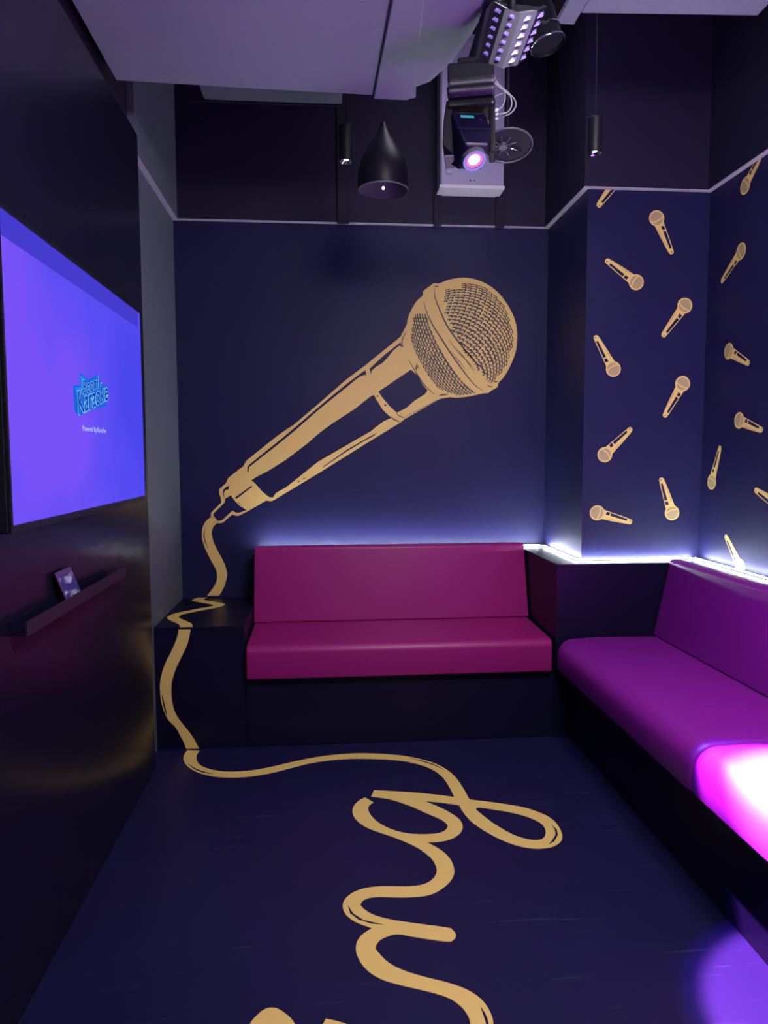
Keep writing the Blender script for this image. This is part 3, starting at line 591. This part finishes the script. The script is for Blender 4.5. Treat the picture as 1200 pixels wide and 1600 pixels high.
# ------------------------------------------------------------------ stage lights
lens = un(741, 250, 'y', 2.6); target = Vector((1.375, 1.70, .3)); Db = (target - lens).normalized(); Dn = Vector((.16, -.62, -1)).normalized()
def frame(o, z, xhint):
    z = z.normalized(); x = (Vector(xhint) - z * Vector(xhint).dot(z)).normalized(); y = z.cross(x); return lambda a, b, c: Vector(o) + x * a + y * b + z * c
Fh = frame(lens, -Dn, (1, .12, 0))
g = thing('moving_head_light', lens + Vector((0, .05, .3)), 'black moving-head stage light with glowing pink and violet lens', 'stage light')
def fbox(bm, fr_, lo, hi, bev=.006, taper=1.0, seg=2):
    vs_ = bmesh.ops.create_cube(bm, size=1)['verts']
    for v in vs_:
        a, b, c = [lo[i] + (v.co[i] + .5) * (hi[i] - lo[i]) for i in range(3)]
        k = taper if v.co.z < 0 else 1
        v.co = fr_(a * k, b * k, c)
    if bev: bmesh.ops.bevel(bm, geom=list({e for v in vs_ for e in v.link_edges}), offset=bev, segments=seg, affect='EDGES', profile=.5)
s_ = -1 if (Fh(0, 1, .1) - Fh(0, 0, .1)).y > 0 else 1
HY = .070
bm = bmesh.new(); fbox(bm, Fh, (-.062, -HY, .012), (.062, HY, .072), .008, .72); fbox(bm, Fh, (-.062, -HY, .068), (.062, HY, .170), .008)
fin('head_housing', bm, mat('violet_black_plastic', (.006, .004, .030), .32, spec=.25), g)
lathe('lens_ring', [(.030, -.004), (.042, -.006), (.044, .0), (.043, .022), (.030, .024)], lens, -Dn, M_metalg, g, 32, cap=False)
def lens_mat():
    m = bpy.data.materials.new('lens_glow_white_pink'); m.use_nodes = True; nt = m.node_tree; nt.nodes.clear()
    e = nt.nodes.new('ShaderNodeEmission'); o = nt.nodes.new('ShaderNodeOutputMaterial'); e.inputs[0].default_value = (1, .72, .97, 1); e.inputs[1].default_value = 3.2; nt.links.new(e.outputs[0], o.inputs[0]); return m
lathe('lens_collar', [(.021, .002), (.031, -.001)], lens, -Dn, smat('lens_pink', (1, .22, .62), 1.1), g, 32, cap=False)
lathe('lens', [(.001, .004), (.016, .003), (.021, .001)], lens, -Dn, lens_mat(), g, 32, cap=False)
lathe('ring_glow', [(.0312, -.0045), (.041, -.0065)], lens, -Dn, smat('ring_violet', (.36, .27, .95), .9), g, 32, cap=False)
bm = bmesh.new(); fbox(bm, Fh, (-.038, HY * s_ - .0006, .128), (.012, HY * s_ + .0012, .142), 0); fin('display', bm, smat('display_cyan', (.06, .36, .50), .8), g)
bm = bmesh.new(); fbox(bm, Fh, (-.050, HY * s_ - .0006, .152), (.048, HY * s_ + .0018, .1545), 0); fin('edge_line', bm, M_metalg, g)
bm = bmesh.new(); fbox(bm, Fh, (.030, HY * s_ - .0006, .118), (.040, HY * s_ + .0018, .122), 0); fin('button', bm, M_metalg, g)
yc = un(736, 216, 'y', 2.66)
R0 = frame(yc, Vector((0, .06, 1)), (.97, -.22, 0))
bm = bmesh.new()
prism_bm(bm, [(-.100, -.040), (-.062, -.075), (-.062, .115), (-.086, .118), (-.096, .05)], 'y', -.045, .05, .004, 2, 20)
for v in bm.verts: v.co = R0(*v.co)
b2_ = bmesh.new(); 
fbox(bm, R0, (.064, -.045, -.075), (.086, .045, .09), .006)
fbox(bm, R0, (-.086, -.055, .085), (.086, .06, .118), .012, 1, 3)
fin('yoke', bm, M_plastic, g); b2_.free()
bm = bmesh.new(); fbox(bm, R0, (-.094, -.050, -.086), (-.060, .040, -.076), .003); fin('yoke_foot', bm, M_metalg, g)
bm = bmesh.new(); fbox(bm, R0, (-.078, -.085, .121), (.084, .08, .140), .009, 1, 3); fin('base_plate', bm, M_slab, g)
bm = bmesh.new(); fbox(bm, R0, (-.078, -.085, .146), (.084, .08, .166), .009, 1, 3); fin('base_plate', bm, M_slab, g)
bm = bmesh.new(); fbox(bm, R0, (-.082, -.08, .141), (.080, .075, .145), .001); fin('base_core', bm, M_plastic, g)
bm = bmesh.new(); fbox(bm, R0, (-.080, -.075, .167), (.082, .075, .232), .008); fin('base_box', bm, M_plastic, g)
spot('moving_head_core', lens + Dn * .012, (1.47, 1.80, .52), 26000, (.95, 1, 1), math.radians(17.5), .75, .02)
spot('moving_head_beam', lens + Dn * .012, target, 4200, (1, .26, .95), math.radians(20.5), .22, .02)
spot('moving_head_fringe', lens + Dn * .012, target, 500, (.20, .02, 1), math.radians(22.5), .15, .02)

# strut carrying the moving head, hung under the duct
g = thing('lighting_pipe', (.55, 2.4, 2.95), 'black pipe strut carrying the moving head light beside the duct', 'lighting rig')
st0 = R0(0, 0, .250); st1 = un(767, 4, 'y', 2.50); st2 = Vector((st1.x + .005, 2.40, 2.945))
tube('pipe', spline([st0, st0 * .5 + st1 * .5, st1, st2], 4), .020, M_matte, g, 14)
box('clamp', (st2.x - .025, 2.37, 2.9655), (st2.x + .025, 2.43, 3.003), M_matte, g, bev=.004)
bm = bmesh.new(); fbox(bm, R0, (-.045, -.05, .2335), (.05, .05, .262), .006); fin('junction_block', bm, M_plastic, g)

# faceted LED bar
g = thing('led_effect_light', un(790, 60, 'y', 2.36), 'faceted silver and black LED effect light with rows of small lenses, at top', 'stage light')
def PX(x, y, d): return un(x, y, 'y', d)
y1_, y2_ = 2.05, 2.12
cols = [((770.5, 2), (751, 88), .10), ((789.6, 12.5), (763.4, 99), .035), ((814.7, 20.5), (784.5, 106.3), 0.0), ((840.4, 17), (808.3, 101.7), .035), ((855.5, 10), (818, 95), .10)]
edge = [(PX(*t0, y1_ + dd), PX(*b0, y2_ + dd)) for t0, b0, dd in cols]
ms = [M_plastic, M_metalg, M_metalg, M_plastic]
M_lens = mat('violet_glass_lens', (.18, .12, .45), .15, emit=(.35, .22, .9), es=.12)
for k in range(4):
    (a, b2), (c, d2) = edge[k], edge[k + 1]; nrm = (c - a).cross(b2 - a).normalized(); nrm = -nrm if nrm.y > 0 else nrm
    bm = bmesh.new(); vs_ = [bm.verts.new(p) for p in (a, c, d2, b2)] + [bm.verts.new(p - nrm * .012) for p in (a, c, d2, b2)]
    bm.faces.new(vs_[:4]); bm.faces.new(vs_[7:3:-1])
    for i in range(4): bm.faces.new((vs_[i], vs_[(i + 1) % 4], vs_[4 + (i + 1) % 4], vs_[4 + i]))
    fc = fin('facet', bm, ms[k], g)
    for i in range(6):
        v = (i + .75) / 6.5; u = .5; L_ = lambda u, v: (a * (1 - u) + c * u) * (1 - v) + (b2 * (1 - u) + d2 * u) * v
        hw = .20 if k in (1, 2) else .28; hv = .045
        q = [L_(u - hw, v + hv), L_(u + hw * .9, v + hv * .5), L_(u + hw, v - hv), L_(u - hw * .3, v - hv * 1.1)]
        bm = bmesh.new(); B = [bm.verts.new(p + nrm * .0004) for p in q]; ap = bm.verts.new(L_(u, v) + nrm * .010)
        bm.faces.new(B)
        for j in range(4): bm.faces.new((B[j], B[(j + 1) % 4], ap))
        fin('lens', bm, M_lens, g)
(a, b2), (c, d2) = edge[0], edge[4]
bm = bmesh.new(); vs_ = [bm.verts.new(p + Vector((0, .014, .006))) for p in (a, c, d2, b2)] + [bm.verts.new(p + Vector((0, .09, .03))) for p in (a, c, d2, b2)]
bm.faces.new(vs_[:4]); bm.faces.new(vs_[7:3:-1])
for i in range(4): bm.faces.new((vs_[i], vs_[(i + 1) % 4], vs_[4 + (i + 1) % 4], vs_[4 + i]))
fin('housing', bm, M_plastic, g)
cp = edge[2][0]; 
tube('bracket', [cp + Vector((0, .10, .035)), Vector((cp.x, cp.y + .10, 3.003))], .010, M_matte, g)

# par can at the right of the bar
c = un(850, 48, 'y', 2.75)
g = thing('par_light', (c.x, 2.75, c.z), 'black round can light with shiny rims, right of the faceted light', 'stage light')
ax_ = Vector((.25, -.15, -1)).normalized(); o_ = c - ax_ * .12
lathe('can', [(.025, .0), (.05, .008), (.056, .05), (.056, .16), (.062, .165), (.062, .18)], o_, ax_, M_plastic, g, 32, cap=False)
lathe('rim', [(.0575, 0), (.061, .001), (.061, .005), (.0575, .006)], o_ + ax_ * .12, ax_, M_chrome, g, 32, cap=False)
lathe('rim', [(.063, 0), (.066, .001), (.066, .005), (.063, .006)], o_ + ax_ * .172, ax_, M_chrome, g, 32, cap=False)
lathe('front_glass', [(.001, .0), (.060, .001)], o_ + ax_ * .168, ax_, M_plastic, g, 32, cap=False)
tube('bracket', [o_ + Vector((0, 0, .0)), (o_.x, o_.y, ZC - .001)], .009, M_matte, g)

# spoked disc behind the moving head
c = un(793, 228, 'y', 3.0); r = .098
g = thing('spoked_disc', c, 'round dark disc with silvery spokes hanging behind the moving head', 'disc fan')
nz = Vector((.05, .30, 1)).normalized(); FD = frame(c, nz, (1, 0, 0))
lathe('plate', [(.001, .004), (r - .003, .004), (r - .003, .010), (.001, .010)], c, nz, M_black, g, 40, cap=False)
bm = bmesh.new(); tube_bm(bm, [FD((r + .002) * math.cos(x / 40 * 2 * math.pi), (r + .002) * math.sin(x / 40 * 2 * math.pi), 0) for x in range(41)], .0035, 6); fin('outer_rim', bm, M_metalg, g, True)
lathe('hub', [(.001, -.012), (.016, -.012), (.018, 0), (.018, .0035)], c - Vector((.02, 0, 0)), nz, M_metalg, g, 20, cap=False)
for k in range(9):
    a_ = k / 9 * 2 * math.pi + .2; ln = .055 if k not in (0, 1) else .085
    cc = (-.02, 0)
    bm = bmesh.new(); tube_bm(bm, [FD(cc[0] + .018 * math.cos(a_), .018 * math.sin(a_), -.005), FD(cc[0] + ln * math.cos(a_), ln * math.sin(a_), -.003)], [.0022, .0045 if k in (0,) else .0022], 6); fin('spoke', bm, M_chrome if k < 2 else M_metalg, g, True)
tube('rod', [c + nz * .011, (c.x, c.y, ZC - .001)], .006, M_black, g)

# loose cables by the rig
def cab(pts, yv, lab, r=.0028, m=None):
    P = spline([un(x, y, 'y', yv + d) for x, y, d in pts], 6)
    g = thing('cable', P[0], lab, 'cable')
    tube('jacket', P, r, m or M_cable, g, 7)
    lathe('plug', [(.005, 0), (.006, .004), (.006, .018), (.003, .024)], P[-1], (P[-2] - P[-1]).normalized() * -1, M_white, g, 10)
LY = 2.62
cab([(757, 108, .0), (765, 120, .0), (775, 132, .0), (787, 142, .0), (789, 155, .0), (784, 167, .0), (778, 171, .0)], LY, 'inner of the three grey cable loops right of the moving head light')
cab([(760, 105, .03), (773, 128, .02), (790, 144, .02), (798, 152, .02), (799, 166, .02), (793, 175, .02), (782, 178, .02), (778, 178, .02)], LY, 'middle of the three grey cable loops right of the moving head light')
cab([(763, 104, .05), (778, 130, .04), (795, 146, .04), (804, 156, .04), (806, 165, .04), (799, 176, .04), (786, 182, .04), (778, 184, .04)], LY, 'outermost grey cable loop right of the moving head light')
cab([(786, 146, .06), (775, 150, .06), (772, 156, .06)], LY, 'short thin cable inside the grey loops', .002)
cab([(735, 100, .0), (712, 120, .0), (706, 136, .0), (712, 150, .0), (722, 140, .0)], LY, 'thin grey cable loop at the left side of the lighting pipe')
cab([(738, 98, .03), (718, 120, .03), (714, 134, .03), (724, 146, .03)], LY, 'short grey cable hanging at the left side of the lighting pipe', .002)
